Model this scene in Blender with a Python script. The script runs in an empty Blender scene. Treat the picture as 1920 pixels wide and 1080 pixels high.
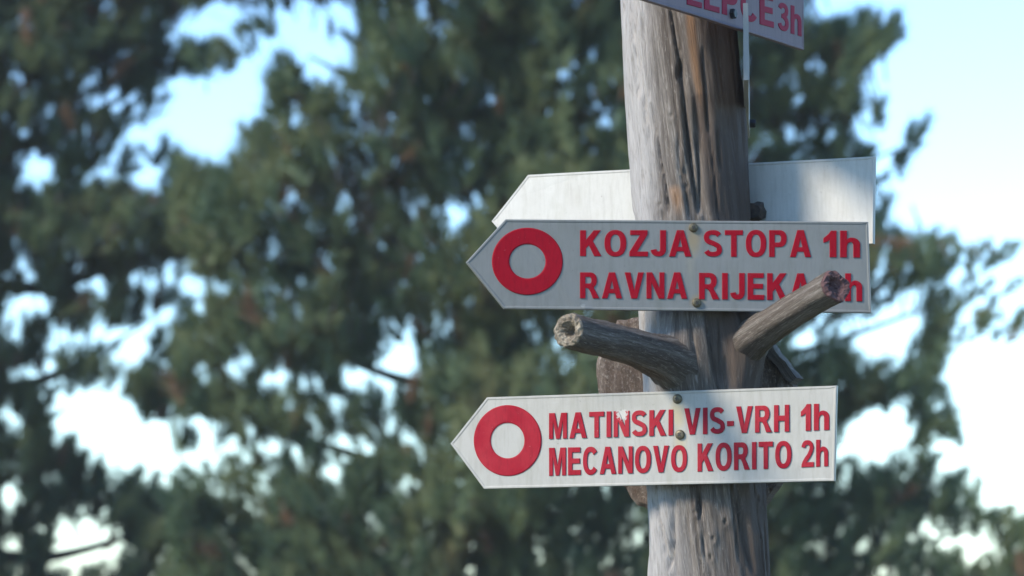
import bpy, math, random
import numpy as np
from mathutils import Vector, Matrix

random.seed(7)
rng = np.random.default_rng(11)
scene = bpy.context.scene
col = scene.collection

# ------------------------------------------------------------------ camera
FPX = 6210.0                      # focal length in pixels of the 1920 wide photograph
CAM = Vector((0.0, 0.0, 1.5))
PITCH = math.atan(560.0 / FPX)
cd = bpy.data.cameras.new('camera')
cam = bpy.data.objects.new('camera', cd)
col.objects.link(cam)
cam.location = CAM
cam.rotation_euler = (math.pi / 2 + PITCH, 0, 0)
cd.sensor_width = 36.0
cd.lens = 36.0 * FPX / 1920.0
cd.clip_start = 0.1
cd.clip_end = 4000
cd.dof.use_dof = True
cd.dof.focus_distance = 4.92
cd.dof.aperture_fstop = 5.6
scene.camera = cam

# ------------------------------------------------------------------ sky, sun, exposure
SUN_AZ = math.radians(60)         # to the left of the viewer's back
SUN_EL = math.radians(34)
sdir = Vector((-math.sin(SUN_AZ) * math.cos(SUN_EL), -math.cos(SUN_AZ) * math.cos(SUN_EL), math.sin(SUN_EL)))
world = bpy.data.worlds.new('World')
scene.world = world
world.use_nodes = True
wn = world.node_tree
bg = wn.nodes['Background']
sky = wn.nodes.new('ShaderNodeTexSky')
sky.sky_type = 'NISHITA'
sky.sun_disc = False
sky.sun_elevation = SUN_EL
sky.sun_rotation = math.atan2(sdir.x, sdir.y)
sky.air_density = 1.0
sky.dust_density = 0.25
sky.altitude = 1200
sky.ozone_density = 1.0
tint = wn.nodes.new('ShaderNodeMix')
tint.data_type = 'RGBA'; tint.blend_type = 'MULTIPLY'
tint.inputs['Factor'].default_value = 1.0
tint.inputs['B'].default_value = (0.77, 0.97, 1.14, 1)      # cool white balance of the whole sky
wn.links.new(sky.outputs[0], tint.inputs['A'])
wn.links.new(tint.outputs['Result'], bg.inputs[0])
bg.inputs[1].default_value = 0.145
ld = bpy.data.lights.new('sun', 'SUN')
ld.energy = 3.0
ld.angle = math.radians(15)
ld.color = (1.0, 0.90, 0.75)
sun = bpy.data.objects.new('sun', ld)
col.objects.link(sun)
sun.rotation_euler = sdir.to_track_quat('Z', 'Y').to_euler()
sun.location = (-4, -4, 8)

scene.view_settings.view_transform = 'Standard'
scene.view_settings.look = 'None'
scene.view_settings.gamma = 1.0
scene.view_settings.use_curve_mapping = False
scene.view_settings.exposure = 1.25
scene.cycles.use_denoising = True
scene.cycles.max_bounces = 6
scene.cycles.pixel_filter_width = 1.8

# ------------------------------------------------------------------ helpers
cp, sp = math.cos(PITCH), math.sin(PITCH)
def ray(u, v):
    x = (u - 960.0) / FPX
    yv = (540.0 - v) / FPX
    return Vector((x, cp - yv * sp, sp + yv * cp))
def at(u, v, Y):
    d = ray(u, v)
    return CAM + d * ((Y - CAM.y) / d.y)

def link(name, me, mat=None, parent=None):
    o = bpy.data.objects.new(name, me)
    col.objects.link(o)
    if mat is not None and me is not None:
        me.materials.append(mat)
    if parent is not None:
        o.parent = parent
    return o
def tag(o, label, cat, group=None):
    o['label'] = label
    o['category'] = cat
    if group:
        o['group'] = group
def empty(name, M):
    o = bpy.data.objects.new(name, None)
    col.objects.link(o)
    o.empty_display_size = 0.05
    o.matrix_world = M
    return o
def mesh_np(name, verts, tris=None, quads=None, smooth=True):
    me = bpy.data.meshes.new(name)
    verts = np.asarray(verts, dtype=np.float32)
    faces = []
    nt = 0 if tris is None else len(tris)
    nq = 0 if quads is None else len(quads)
    me.vertices.add(len(verts))
    me.vertices.foreach_set('co', verts.ravel())
    idx = []
    if nt: idx.append(np.asarray(tris, dtype=np.int32).ravel())
    if nq: idx.append(np.asarray(quads, dtype=np.int32).ravel())
    idx = np.concatenate(idx)
    me.loops.add(len(idx))
    me.loops.foreach_set('vertex_index', idx)
    starts = np.concatenate([np.arange(nt) * 3, nt * 3 + np.arange(nq) * 4]).astype(np.int32)
    me.polygons.add(nt + nq)
    me.polygons.foreach_set('loop_start', starts)
    me.update(calc_edges=True)
    me.polygons.foreach_set('use_smooth', np.full(nt + nq, smooth))
    me.validate()
    return me
def mesh_py(name, verts, faces, smooth=False):
    me = bpy.data.meshes.new(name)
    me.from_pydata([tuple(v) for v in verts], [], faces)
    me.update()
    me.polygons.foreach_set('use_smooth', [smooth] * len(me.polygons))
    return me

# periodic value noise in the first axis
def vnoise(a, b, pa, seed):
    """smooth noise at (a,b); a is periodic with integer period pa"""
    r = np.random.default_rng(seed)
    pb = 256
    g = r.random((pa, pb))
    ai = np.floor(a).astype(int); bi = np.floor(b).astype(int)
    fa = a - ai; fb = b - bi
    fa = fa * fa * (3 - 2 * fa); fb = fb * fb * (3 - 2 * fb)
    a0 = ai % pa; a1 = (ai + 1) % pa; b0 = bi % pb; b1 = (bi + 1) % pb
    return ((g[a0, b0] * (1 - fa) + g[a1, b0] * fa) * (1 - fb) +
            (g[a0, b1] * (1 - fa) + g[a1, b1] * fa) * fb)

# ------------------------------------------------------------------ materials
class NT:
    def __init__(self, name):
        self.m = bpy.data.materials.new(name)
        self.m.use_nodes = True
        self.t = self.m.node_tree
        self.b = self.t.nodes['Principled BSDF']
        self.out = self.t.nodes['Material Output']
    def n(self, typ, **kw):
        nd = self.t.nodes.new(typ)
        for k, v in kw.items():
            setattr(nd, k, v)
        return nd
    def l(self, a, b):
        self.t.links.new(a, b)
    def mapping(self, src, scale=(1, 1, 1), rot=(0, 0, 0), loc=(0, 0, 0)):
        mp = self.n('ShaderNodeMapping')
        self.l(src, mp.inputs['Vector'])
        mp.inputs['Scale'].default_value = scale
        mp.inputs['Rotation'].default_value = rot
        mp.inputs['Location'].default_value = loc
        return mp.outputs[0]
    def noise(self, vec, scale, detail=4, rough=0.55, dist=0.0):
        nz = self.n('ShaderNodeTexNoise')
        self.l(vec, nz.inputs['Vector'])
        nz.inputs['Scale'].default_value = scale
        nz.inputs['Detail'].default_value = detail
        nz.inputs['Roughness'].default_value = rough
        nz.inputs['Distortion'].default_value = dist
        return nz.outputs['Fac']
    def ramp(self, fac, stops):
        r = self.n('ShaderNodeValToRGB')
        self.l(fac, r.inputs[0])
        el = r.color_ramp.elements
        while len(el) < len(stops):
            el.new(0.5)
        for e, (p, c) in zip(el, stops):
            e.position = p
            e.color = (c, c, c, 1) if isinstance(c, (int, float)) else (*c, 1)
        return r.outputs[0]
    def mix(self, fac, a, b, mode='MIX'):
        m = self.n('ShaderNodeMix', data_type='RGBA', blend_type=mode)
        for s, v in ((m.inputs['Factor'], fac), (m.inputs['A'], a), (m.inputs['B'], b)):
            if isinstance(v, (int, float)): s.default_value = v
            elif isinstance(v, tuple): s.default_value = (*v, 1)
            else: self.l(v, s)
        return m.outputs['Result']
    def math(self, op, a, b=0.0, clamp=False):
        m = self.n('ShaderNodeMath', operation=op, use_clamp=clamp)
        for s, v in zip(m.inputs, (a, b)):
            if isinstance(v, (int, float)): s.default_value = v
            else: self.l(v, s)
        return m.outputs[0]
    def bump(self, h, strength, dist=0.002):
        b = self.n('ShaderNodeBump')
        b.inputs['Strength'].default_value = strength
        b.inputs['Distance'].default_value = dist
        self.l(h, b.inputs['Height'])
        self.l(b.outputs[0], self.b.inputs['Normal'])
    def spot(self, vec, c, r, sx=1.0, sz=1.0, soft=0.5, warp=None):
        """1 inside an elliptical blotch around local point c on a board (x, z), 0 outside"""
        sub = self.n('ShaderNodeVectorMath', operation='SUBTRACT')
        self.l(vec, sub.inputs[0]); sub.inputs[1].default_value = (c[0], 0, c[1])
        mul = self.n('ShaderNodeVectorMath', operation='MULTIPLY')
        self.l(sub.outputs[0], mul.inputs[0]); mul.inputs[1].default_value = (1 / (r * sx), 0, 1 / (r * sz))
        ln = self.n('ShaderNodeVectorMath', operation='LENGTH')
        self.l(mul.outputs[0], ln.inputs[0])
        d = ln.outputs['Value']
        if warp is not None:
            d = self.math('ADD', d, self.math('MULTIPLY', self.math('SUBTRACT', warp, 0.5), 1.6))
        mr = self.n('ShaderNodeMapRange', interpolation_type='SMOOTHSTEP')
        self.l(d, mr.inputs['Value'])
        mr.inputs['From Min'].default_value = 1.0
        mr.inputs['From Max'].default_value = 1.0 - soft
        return mr.outputs['Result']

def wood_material(name, tones, uvscale=(6, 1.0), seed=0.0, patches=()):
    w = NT(name)
    uv = w.n('ShaderNodeUVMap').outputs[0]
    # spiral grain: shear the angle by the height
    grain = w.mapping(uv, scale=(uvscale[0] * 8, uvscale[1] * 6.0, 1), loc=(seed, seed, 0))
    fine = w.noise(grain, 5.0, 8, 0.7, 0.6)
    g2 = w.mapping(uv, scale=(uvscale[0] * 2.2, uvscale[1] * 1.3, 1), loc=(seed + 3, seed + 5, 0))
    broad = w.noise(g2, 2.2, 4, 0.55, 0.8)
    g3 = w.mapping(uv, scale=(uvscale[0] * 30, uvscale[1] * 13, 1), loc=(seed + 1, 0, 0))
    fibre = w.noise(g3, 4.0, 5, 0.7, 0.2)
    c = w.ramp(broad, tones)
    c = w.mix(w.ramp(fine, [(0.32, 0.75), (0.62, 0.0)]), c, tuple(x * 0.42 for x in tones[0][1]))
    c = w.mix(w.ramp(fine, [(0.56, 0.0), (0.74, 0.6)]), c, (0.44, 0.415, 0.39))
    g4 = w.mapping(uv, scale=(uvscale[0] * 5, uvscale[1] * 9, 1), loc=(seed + 11, seed, 0))
    blot = w.noise(g4, 3.0, 6, 0.75, 1.2)
    c = w.mix(w.ramp(blot, [(0.30, 0.8), (0.44, 0.0)]), c, (0.085, 0.07, 0.062))
    c = w.mix(w.ramp(blot, [(0.57, 0.0), (0.68, 0.55)]), c, (0.40, 0.365, 0.325))
    c = w.mix(w.ramp(fibre, [(0.35, 0.35), (0.6, 0.0)]), c, (0.10, 0.085, 0.075))
    at_ = w.n('ShaderNodeAttribute', attribute_name='bare')
    c = w.mix(w.math('MULTIPLY', at_.outputs['Fac'], w.ramp(fibre, [(0.2, 0.45), (0.6, 1.0)])), c, (0.34, 0.18, 0.085))
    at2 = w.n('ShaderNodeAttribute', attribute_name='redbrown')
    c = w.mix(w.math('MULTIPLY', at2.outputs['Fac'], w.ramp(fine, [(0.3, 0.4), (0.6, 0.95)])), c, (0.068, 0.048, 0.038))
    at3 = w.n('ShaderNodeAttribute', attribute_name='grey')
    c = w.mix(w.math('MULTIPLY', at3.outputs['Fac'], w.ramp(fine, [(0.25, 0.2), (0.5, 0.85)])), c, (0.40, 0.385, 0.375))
    w.l(c, w.b.inputs['Base Color'])
    w.b.inputs['Roughness'].default_value = 0.85
    w.b.inputs['Specular IOR Level'].default_value = 0.2
    h = w.math('ADD', w.math('MULTIPLY', fine, 1.0), w.math('MULTIPLY', fibre, 0.6))
    w.bump(h, 0.9, 0.0035)
    return w.m

M_POST = wood_material('weathered_post_wood', [(0.32, (0.080, 0.062, 0.050)), (0.5, (0.160, 0.136, 0.116)), (0.66, (0.25, 0.225, 0.20))])
M_PEG = wood_material('peg_wood', [(0.3, (0.075, 0.059, 0.047)), (0.5, (0.145, 0.122, 0.102)), (0.7, (0.25, 0.228, 0.20))], uvscale=(2.5, 1.2), seed=9.0)
M_SLICE = wood_material('slice_wood', [(0.3, (0.065, 0.046, 0.036)), (0.5, (0.125, 0.090, 0.070)), (0.7, (0.24, 0.20, 0.17))], uvscale=(1.5, 1.5), seed=21.0)

def end_grain(name, c0, c1, c2):
    w = NT(name)
    tc = w.n('ShaderNodeTexCoord').outputs['Object']
    wv = w.n('ShaderNodeTexWave', wave_type='RINGS', rings_direction='SPHERICAL')
    w.l(tc, wv.inputs['Vector'])
    wv.inputs['Scale'].default_value = 90
    wv.inputs['Distortion'].default_value = 4
    wv.inputs['Detail'].default_value = 4
    nz = w.noise(tc, 90, 6, 0.7)
    c = w.ramp(nz, [(0.3, c0), (0.52, c1), (0.72, c2)])
    c = w.mix(w.math('MULTIPLY', wv.outputs['Fac'], 0.35), c, c0)
    w.l(c, w.b.inputs['Base Color'])
    w.b.inputs['Roughness'].default_value = 0.9
    w.bump(nz, 1.0, 0.004)
    return w.m
M_END_PALE = end_grain('pale_end_grain', (0.06, 0.047, 0.034), (0.20, 0.165, 0.12), (0.36, 0.32, 0.25))
M_END_RED = end_grain('red_end_grain', (0.045, 0.022, 0.022), (0.105, 0.05, 0.048), (0.19, 0.12, 0.11))

def paint(name, base, dirt, rust_shade_spots=(), bare_spots=(), rough=0.45, metal=0.0, dirtamt=0.5):
    w = NT(name)
    tc = w.n('ShaderNodeTexCoord').outputs['Object']
    n1 = w.noise(tc, 14, 6, 0.65)
    n2 = w.noise(w.mapping(tc, scale=(160, 160, 22)), 1.0, 4, 0.6)
    n3 = w.noise(tc, 190, 3, 0.6)
    c = w.mix(w.math('MULTIPLY', w.ramp(n1, [(0.42, 0.0), (0.72, 1.0)]), dirtamt), base, dirt)
    c = w.mix(w.math('MULTIPLY', w.ramp(n2, [(0.48, 0.0), (0.72, 1.0)]), dirtamt * 0.6), c, tuple(x * 0.72 for x in dirt))
    n4 = w.noise(w.mapping(tc, scale=(38, 38, 9), loc=(2, 5, 1)), 1.0, 5, 0.7)
    c = w.mix(w.math('MULTIPLY', w.ramp(n4, [(0.5, 0.0), (0.7, 1.0)]), dirtamt * 0.7), c, (dirt[0] * 0.78, dirt[1] * 0.80, dirt[2] * 0.68))
    c = w.mix(w.ramp(n3, [(0.68, 0.0), (0.74, 0.5)]), c, tuple(x * 0.45 for x in dirt))
    for (cx, cz, r, sx, sz, a, rc) in rust_shade_spots:
        s = w.spot(tc, (cx, cz), r, sx, sz, 0.95, n1)
        c = w.mix(w.math('MULTIPLY', s, a), c, rc)
    for (cx, cz, r) in bare_spots:
        s = w.spot(tc, (cx, cz), r, 1, 1, 0.4, n3)
        c = w.mix(s, c, tuple(min(1, x * 1.25) for x in base))
    w.l(c, w.b.inputs['Base Color'])
    w.b.inputs['Roughness'].default_value = rough
    w.b.inputs['Metallic'].default_value = metal
    w.b.inputs['Specular IOR Level'].default_value = 0.2
    w.bump(w.math('ADD', n1, w.math('MULTIPLY', n3, 0.12)), 0.25, 0.004)
    return w.m

def red_paint(name, base, faded, chips=(), fade=None):
    w = NT(name)
    tc = w.n('ShaderNodeTexCoord').outputs['Object']
    n1 = w.noise(tc, 22, 5, 0.6)
    n3 = w.noise(tc, 260, 4, 0.65)
    c = w.mix(w.ramp(n1, [(0.35, 0.0), (0.65, 0.8)]), base, faded)
    n5 = w.noise(w.mapping(tc, scale=(300, 300, 60)), 1.0, 4, 0.6)
    c = w.mix(w.ramp(n5, [(0.3, 0.4), (0.5, 0.0)]), c, tuple(x * 0.55 for x in base))
    if fade is not None:
        c = w.mix(w.math('MULTIPLY', w.spot(tc, fade[:2], fade[2], 1, 1, 1.0, n1), 0.75), c, faded)
    c = w.mix(w.ramp(n3, [(0.69, 0.0), (0.73, 0.8)]), c, (0.34, 0.20, 0.19))
    for (cx, cz, r) in chips:
        c = w.mix(w.spot(tc, (cx, cz), r, 1, 1, 0.35, n3), c, (0.36, 0.33, 0.31))
    w.l(c, w.b.inputs['Base Color'])
    w.b.inputs['Roughness'].default_value = 0.65
    w.b.inputs['Specular IOR Level'].default_value = 0.12
    return w.m

def plain(name, c, rough=0.6, metal=0.0, var=0.3, scale=200):
    w = NT(name)
    tc = w.n('ShaderNodeTexCoord').outputs['Object']
    nz = w.noise(tc, scale, 4, 0.6)
    w.l(w.mix(w.ramp(nz, [(0.35, 0.0), (0.65, 1.0)]), tuple(x * (1 - var) for x in c), tuple(min(1, x * (1 + var)) for x in c)), w.b.inputs['Base Color'])
    w.b.inputs['Roughness'].default_value = rough
    w.b.inputs['Metallic'].default_value = metal
    return w.m
M_SCREW = plain('rusty_screw', (0.10, 0.085, 0.052), 0.5, 0.5)
M_SCREWSLOT = plain('screw_slot', (0.03, 0.028, 0.025), 0.8)
M_BARKY = plain('dark_wood_block', (0.05, 0.036, 0.028), 0.9, 0.0, 0.5, 120)
M_BOLT = plain('dark_bolt', (0.03, 0.03, 0.032), 0.5, 0.5)

# ------------------------------------------------------------------ ground (below the frame)
def build_ground():
    n = 60
    e = np.sign(np.linspace(-1, 1, n)) * np.abs(np.linspace(-1, 1, n)) ** 3 * 1500
    X, Y = np.meshgrid(e, e + 0.0, indexing='ij')
    Z = 0.06 * np.sin(X * 0.9 + 1.0) * np.sin(Y * 0.7) * np.exp(-(X ** 2 + Y ** 2) / 4000)
    V = np.stack([X, Y + 10, Z - 0.03], -1).reshape(-1, 3)
    i = np.arange(n * n).reshape(n, n)
    Q = np.stack([i[:-1, :-1], i[1:, :-1], i[1:, 1:], i[:-1, 1:]], -1).reshape(-1, 4)
    w = NT('forest_floor')
    tc = w.n('ShaderNodeTexCoord').outputs['Object']
    n1 = w.noise(tc, 1.2, 8, 0.7)
    w.l(w.ramp(n1, [(0.35, (0.06, 0.075, 0.03)), (0.5, (0.10, 0.105, 0.05)), (0.66, (0.17, 0.14, 0.09))]), w.b.inputs['Base Color'])
    w.b.inputs['Roughness'].default_value = 0.95
    w.bump(n1, 0.6, 0.1)
    o = link('ground', mesh_np('ground', V, quads=Q), w.m)
    o['kind'] = 'structure'
build_ground()

# ------------------------------------------------------------------ the post
PY = 5.0
p_hi = at(1275, 0, PY); p_lo = at(1327, 1080, PY)
r_hi = 107.5 * PY / FPX; r_lo = 117.0 * PY / FPX
axis_d = (p_hi - p_lo) / (p_hi.z - p_lo.z)            # per metre of height
def post_axis(z):
    return p_lo + axis_d * (z - p_lo.z)
def post_r(z):
    t = (z - p_lo.z) / (p_hi.z - p_lo.z)
    return r_lo + (r_hi - r_lo) * t
base = post_axis(-0.25)
post = empty('sign_post', Matrix.Translation(post_axis(0.0)))
tag(post, 'weathered grey log post with two peg branch stubs carrying the red lettered trail signs', 'post')
POST0 = post_axis(0.0)

def px_to_tz(u, v):
    """pixel on the front of the post -> (angle, height)"""
    p = at(u, v, PY - 0.06)
    z = p.z
    s = max(-0.999, min(0.999, (p.x - post_axis(z).x) / (post_r(z) * 0.985)))
    return math.asin(s), z

def build_post():
    NA = 220
    zs = np.concatenate([np.linspace(-0.25, 1.35, 60, endpoint=False), np.linspace(1.35, 2.5, 620, endpoint=False), np.linspace(2.5, 3.05, 40)])
    th = np.arange(NA) / NA * 2 * np.pi - np.pi          # 0 = toward the camera, + = right
    T, Z = np.meshgrid(th, zs, indexing='ij')
    rad = np.interp(Z, [-0.25, p_lo.z, p_hi.z, 3.05], [post_r(-0.25), r_lo, r_hi, post_r(3.05)])
    SL = -0.9                                             # spiral of the grain, rad per metre (down and to the right)
    Ts = T - SL * Z
    a = (Ts / (2 * np.pi)) % 1.0
    def nz(fa, fb, seed):
        return vnoise(a * fa, Z * fb + 40, fa, seed) - 0.5
    D = 0.016 * nz(5, 1.6, 1) + 0.0095 * nz(11, 3.5, 2) + 0.0060 * nz(26, 6, 3) + 0.0026 * nz(60, 11, 4) + 0.0014 * nz(130, 26, 5)
    # terraces: weathered slabs of wood that step down to a lower layer
    slab = vnoise(a * 16, Z * 3.0 + 7, 16, 21) + 0.35 * vnoise(a * 44, Z * 11 + 3, 44, 22)
    D += -0.0065 * (1 / (1 + np.exp(-(slab - 0.80) * 40)))
    def crack(path, wid, dep):
        nonlocal D
        pts = [px_to_tz(u, v) for u, v in path]
        pts.sort(key=lambda q: q[1])
        pz = np.array([q[1] for q in pts]); pt = np.array([q[0] for q in pts])
        c = np.interp(Z, pz, pt) + 0.025 * (vnoise(np.full_like(Z, 0.5), Z * 28, 4, int(pt[0] * 1000) % 997 + 5) - 0.5)
        d = np.abs(T - c) / wid
        ends = np.clip((Z - pz[0]) / 0.02, 0, 1) * np.clip((pz[-1] - Z) / 0.02, 0, 1)
        D -= dep * np.exp(-d ** 2) * ends
    # cracks that can be told apart in the photograph
    crack([(1253, 10), (1266, 90), (1277, 150), (1288, 260), (1300, 350), (1310, 408)], 0.028, 0.012)
    crack([(1213, 190), (1226, 260), (1240, 340), (1252, 408)], 0.034, 0.013)
    crack([(1196, 20), (1205, 110), (1213, 190)], 0.035, 0.008)
    crack([(1270, 150), (1282, 170), (1278, 110)], 0.045, 0.012)
    crack([(1313, 90), (1320, 180), (1328, 260)], 0.022, 0.007)
    crack([(1302, 250), (1310, 320), (1314, 408)], 0.03, 0.009)
    crack([(1268, 250), (1272, 320), (1290, 408)], 0.022, 0.006)
    crack([(1340, 230), (1350, 330)], 0.025, 0.006)
    crack([(1248, 916), (1254, 970), (1256, 1010), (1250, 1075)], 0.028, 0.010)
    crack([(1308, 920), (1311, 980)], 0.036, 0.014)
    crack([(1225, 930), (1238, 990), (1254, 1075)], 0.03, 0.008)
    crack([(1314, 995), (1318, 1040), (1330, 1068)], 0.03, 0.006)
    crack([(1395, 960), (1402, 1020), (1412, 1078)], 0.05, 0.009)
    crack([(1380, 925), (1396, 1010)], 0.03, 0.006)
    crack([(1290, 600), (1300, 660), (1306, 720)], 0.03, 0.007)
    crack([(1322, 600), (1330, 660), (1338, 720)], 0.028, 0.008)
    crack([(1350, 600), (1352, 720)], 0.022, 0.006)
    crack([(1225, 590), (1240, 650)], 0.05, 0.009)
    # many more short ones all round
    for k in range(150):
        t0 = rng.uniform(-np.pi, np.pi); z0 = rng.uniform(0.0, 2.95); L = rng.uniform(0.05, 0.35)
        w_ = rng.uniform(0.010, 0.022); dp = rng.uniform(0.002, 0.0055)
        c = t0 + SL * (Z - z0)
        dd = (T - c + np.pi) % (2 * np.pi) - np.pi
        ends = np.clip((Z - z0) / 0.03, 0, 1) * np.clip((z0 + L - Z) / 0.03, 0, 1)
        D -= dp * np.exp(-(dd / w_) ** 2) * ends
    def bump(u, v, ru, rv, h):
        nonlocal D
        t0, z0 = px_to_tz(u, v)
        d2 = ((T - t0) / ru) ** 2 + ((Z - z0) / rv) ** 2
        D += h * np.exp(-d2)
    # swellings around the two stubs, knots
    bump(1262, 676, 0.42, 0.055, 0.040)
    bump(1402, 648, 0.36, 0.055, 0.030)
    for (u, v) in ((1258, 220), (1286, 352), (1335, 1010), (1330, 1045), (1360, 978), (1420, 935), (1422, 1008), (1232, 385), (1300, 960)):
        bump(u, v, 0.07, 0.012, 0.004); bump(u, v, 0.028, 0.005, -0.006)
    R = rad + D
    zc = Z
    ax = np.array(axis_d)
    C = np.array(POST0)[None, None, :] + ax[None, None, :] * zc[..., None]
    X = C[..., 0] + R * np.sin(T); Yw = C[..., 1] - R * np.cos(T)
    V = np.stack([X, Yw, C[..., 2]], -1) - np.array(POST0)
    nz_ = len(zs)
    V = V.reshape(-1, 3)
    idx = np.arange(NA * nz_).reshape(NA, nz_)
    nx = np.roll(idx, -1, 0)
    Q = np.stack([idx[:, :-1], nx[:, :-1], nx[:, 1:], idx[:, 1:]], -1).reshape(-1, 4)
    top = len(V)
    V = np.vstack([V, [[*(np.array(post_axis(3.06)) - np.array(POST0))]]])
    Tt = np.stack([idx[:, -1], nx[:, -1], np.full(NA, top)], -1)
    me = mesh_np('trunk', V, tris=Tt, quads=Q)
    uvl = me.uv_layers.new(name='UVMap')
    # unwrap: u round the log with the spiral taken out, v along it
    li = np.empty(len(me.loops), dtype=np.int32); me.loops.foreach_get('vertex_index', li)
    Tl = np.append(T.ravel(), 0)[li]; Zl = np.append(Z.ravel(), 3.06)[li]
    ps = np.empty(len(me.polygons), dtype=np.int32); me.polygons.foreach_get('loop_start', ps)
    # keep the seam at the back
    Tl = Tl.copy()
    pol = np.searchsorted(ps, np.arange(len(li)), side='right') - 1
    mx = np.maximum.reduceat(Tl, ps)
    Tl = np.where((mx[pol] > 2.8) & (Tl < -2.8), Tl + 2 * np.pi, Tl)
    U = (Tl - SL * Zl) / (2 * np.pi)
    uvl.data.foreach_set('uv', np.stack([U, Zl], -1).astype(np.float32).ravel())
    # bare orange streak and red brown wood, plus painted shading: dark right, pale left
    def attr(name, val):
        at_ = me.attributes.new(name, 'FLOAT', 'POINT')
        at_.data.foreach_set('value', np.append(np.clip(val, 0, 1).ravel(), 0).astype(np.float32))
    def streak(path, wid):
        pts = sorted([px_to_tz(u, v) for u, v in path], key=lambda q: q[1])
        pz = np.array([q[1] for q in pts]); pt = np.array([q[0] for q in pts])
        c = np.interp(Z, pz, pt)
        wob = 0.6 + 0.8 * vnoise(a * 20, Z * 14, 20, 77)
        return np.exp(-((T - c) / (wid * wob)) ** 4) * np.clip((Z - pz[0]) / 0.03, 0, 1) * np.clip((pz[-1] + 0.01 - Z) / 0.01, 0, 1)
    bare = streak([(1290, 20), (1296, 90), (1303, 150), (1316, 220)], 0.075) * 0.75 + streak([(1265, 360), (1275, 412)], 0.12) * 0.5
    attr('bare', bare)
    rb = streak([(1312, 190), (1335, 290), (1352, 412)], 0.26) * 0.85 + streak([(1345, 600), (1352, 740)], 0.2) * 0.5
    brown_shade = 1 / (1 + np.exp(-(T - 0.35 + 0.5 * (vnoise(a * 9, Z * 3, 9, 31) - 0.5)) * 9)) * (T < 2.2)
    attr('redbrown', rb + 0.92 * brown_shade)
    lit_side = 1 / (1 + np.exp((T + 0.55 + 0.6 * (vnoise(a * 12, Z * 4, 12, 33) - 0.5)) * 10)) * (T > -2.4)
    attr('grey', lit_side * 0.9)
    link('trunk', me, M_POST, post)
build_post()

def tube(pts, radii, nseg=28, lump=0.0, seed=0, facets=None, ucirc=1.0):
    """tapered tube through pts with lumpy sides; returns verts, quads, first ring, last ring, uv"""
    r_ = np.random.default_rng(seed)
    pts = [Vector(p) for p in pts]
    V = []; UV = []
    up = Vector((0, 0, 1))
    L = 0.0
    gl = r_.random((nseg,)) - 0.5
    for i, p in enumerate(pts):
        d = (pts[min(i + 1, len(pts) - 1)] - pts[max(i - 1, 0)]).normalized()
        sx = d.cross(up)
        sx = Vector((1, 0, 0)) if sx.length < 1e-4 else sx.normalized()
        sy = sx.cross(d).normalized()
        if i: L += (pts[i] - pts[i - 1]).length
        for k in range(nseg):
            a = 2 * math.pi * k / nseg
            rr = radii[i] * (1 + lump * (gl[k] + 0.6 * math.sin(i * 0.5 + 3 * a + seed) * 0.5 + 0.5 * (r_.random() - 0.5)))
            if facets:
                for (fa, fd) in facets:                 # hewn flats
                    ca = math.cos(a - fa)
                    if ca > 0: rr = min(rr, radii[i] * fd / max(ca, 1e-3))
            V.append(p + sx * (rr * math.cos(a)) + sy * (rr * math.sin(a)))
            UV.append((k / nseg * ucirc, L))
    Q = []
    n = len(pts)
    for i in range(n - 1):
        for k in range(nseg):
            k2 = (k + 1) % nseg
            Q.append((i * nseg + k, i * nseg + k2, (i + 1) * nseg + k2, (i + 1) * nseg + k))
    return V, Q, UV
def set_uv(me, UV, nseg=None):
    uvl = me.uv_layers.new(name='UVMap')
    for p in me.polygons:
        us = [UV[v] for v in p.vertices]
        mxu = max(u[0] for u in us)
        for li, u in zip(p.loop_indices, us):
            x = u[0] + (1.0 if mxu - u[0] > 0.5 else 0.0)
            uvl.data[li].uv = (x, u[1])

def spline(ctrl, n):
    """Catmull-Rom through (point, radius) pairs"""
    P = [np.array([*p, r]) for p, r in ctrl]
    P = [2 * P[0] - P[1]] + P + [2 * P[-1] - P[-2]]
    out = []
    segs = len(P) - 3
    for i in range(n):
        t = i / (n - 1) * segs
        k = min(int(t), segs - 1); f = t - k
        a, b, c, d = P[k:k + 4]
        out.append(0.5 * (2 * b + (c - a) * f + (2 * a - 5 * b + 4 * c - d) * f * f + (3 * b - a - 3 * c + d) * f ** 3))
    return [Vector(o[:3]) for o in out], [float(o[3]) for o in out]

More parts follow.
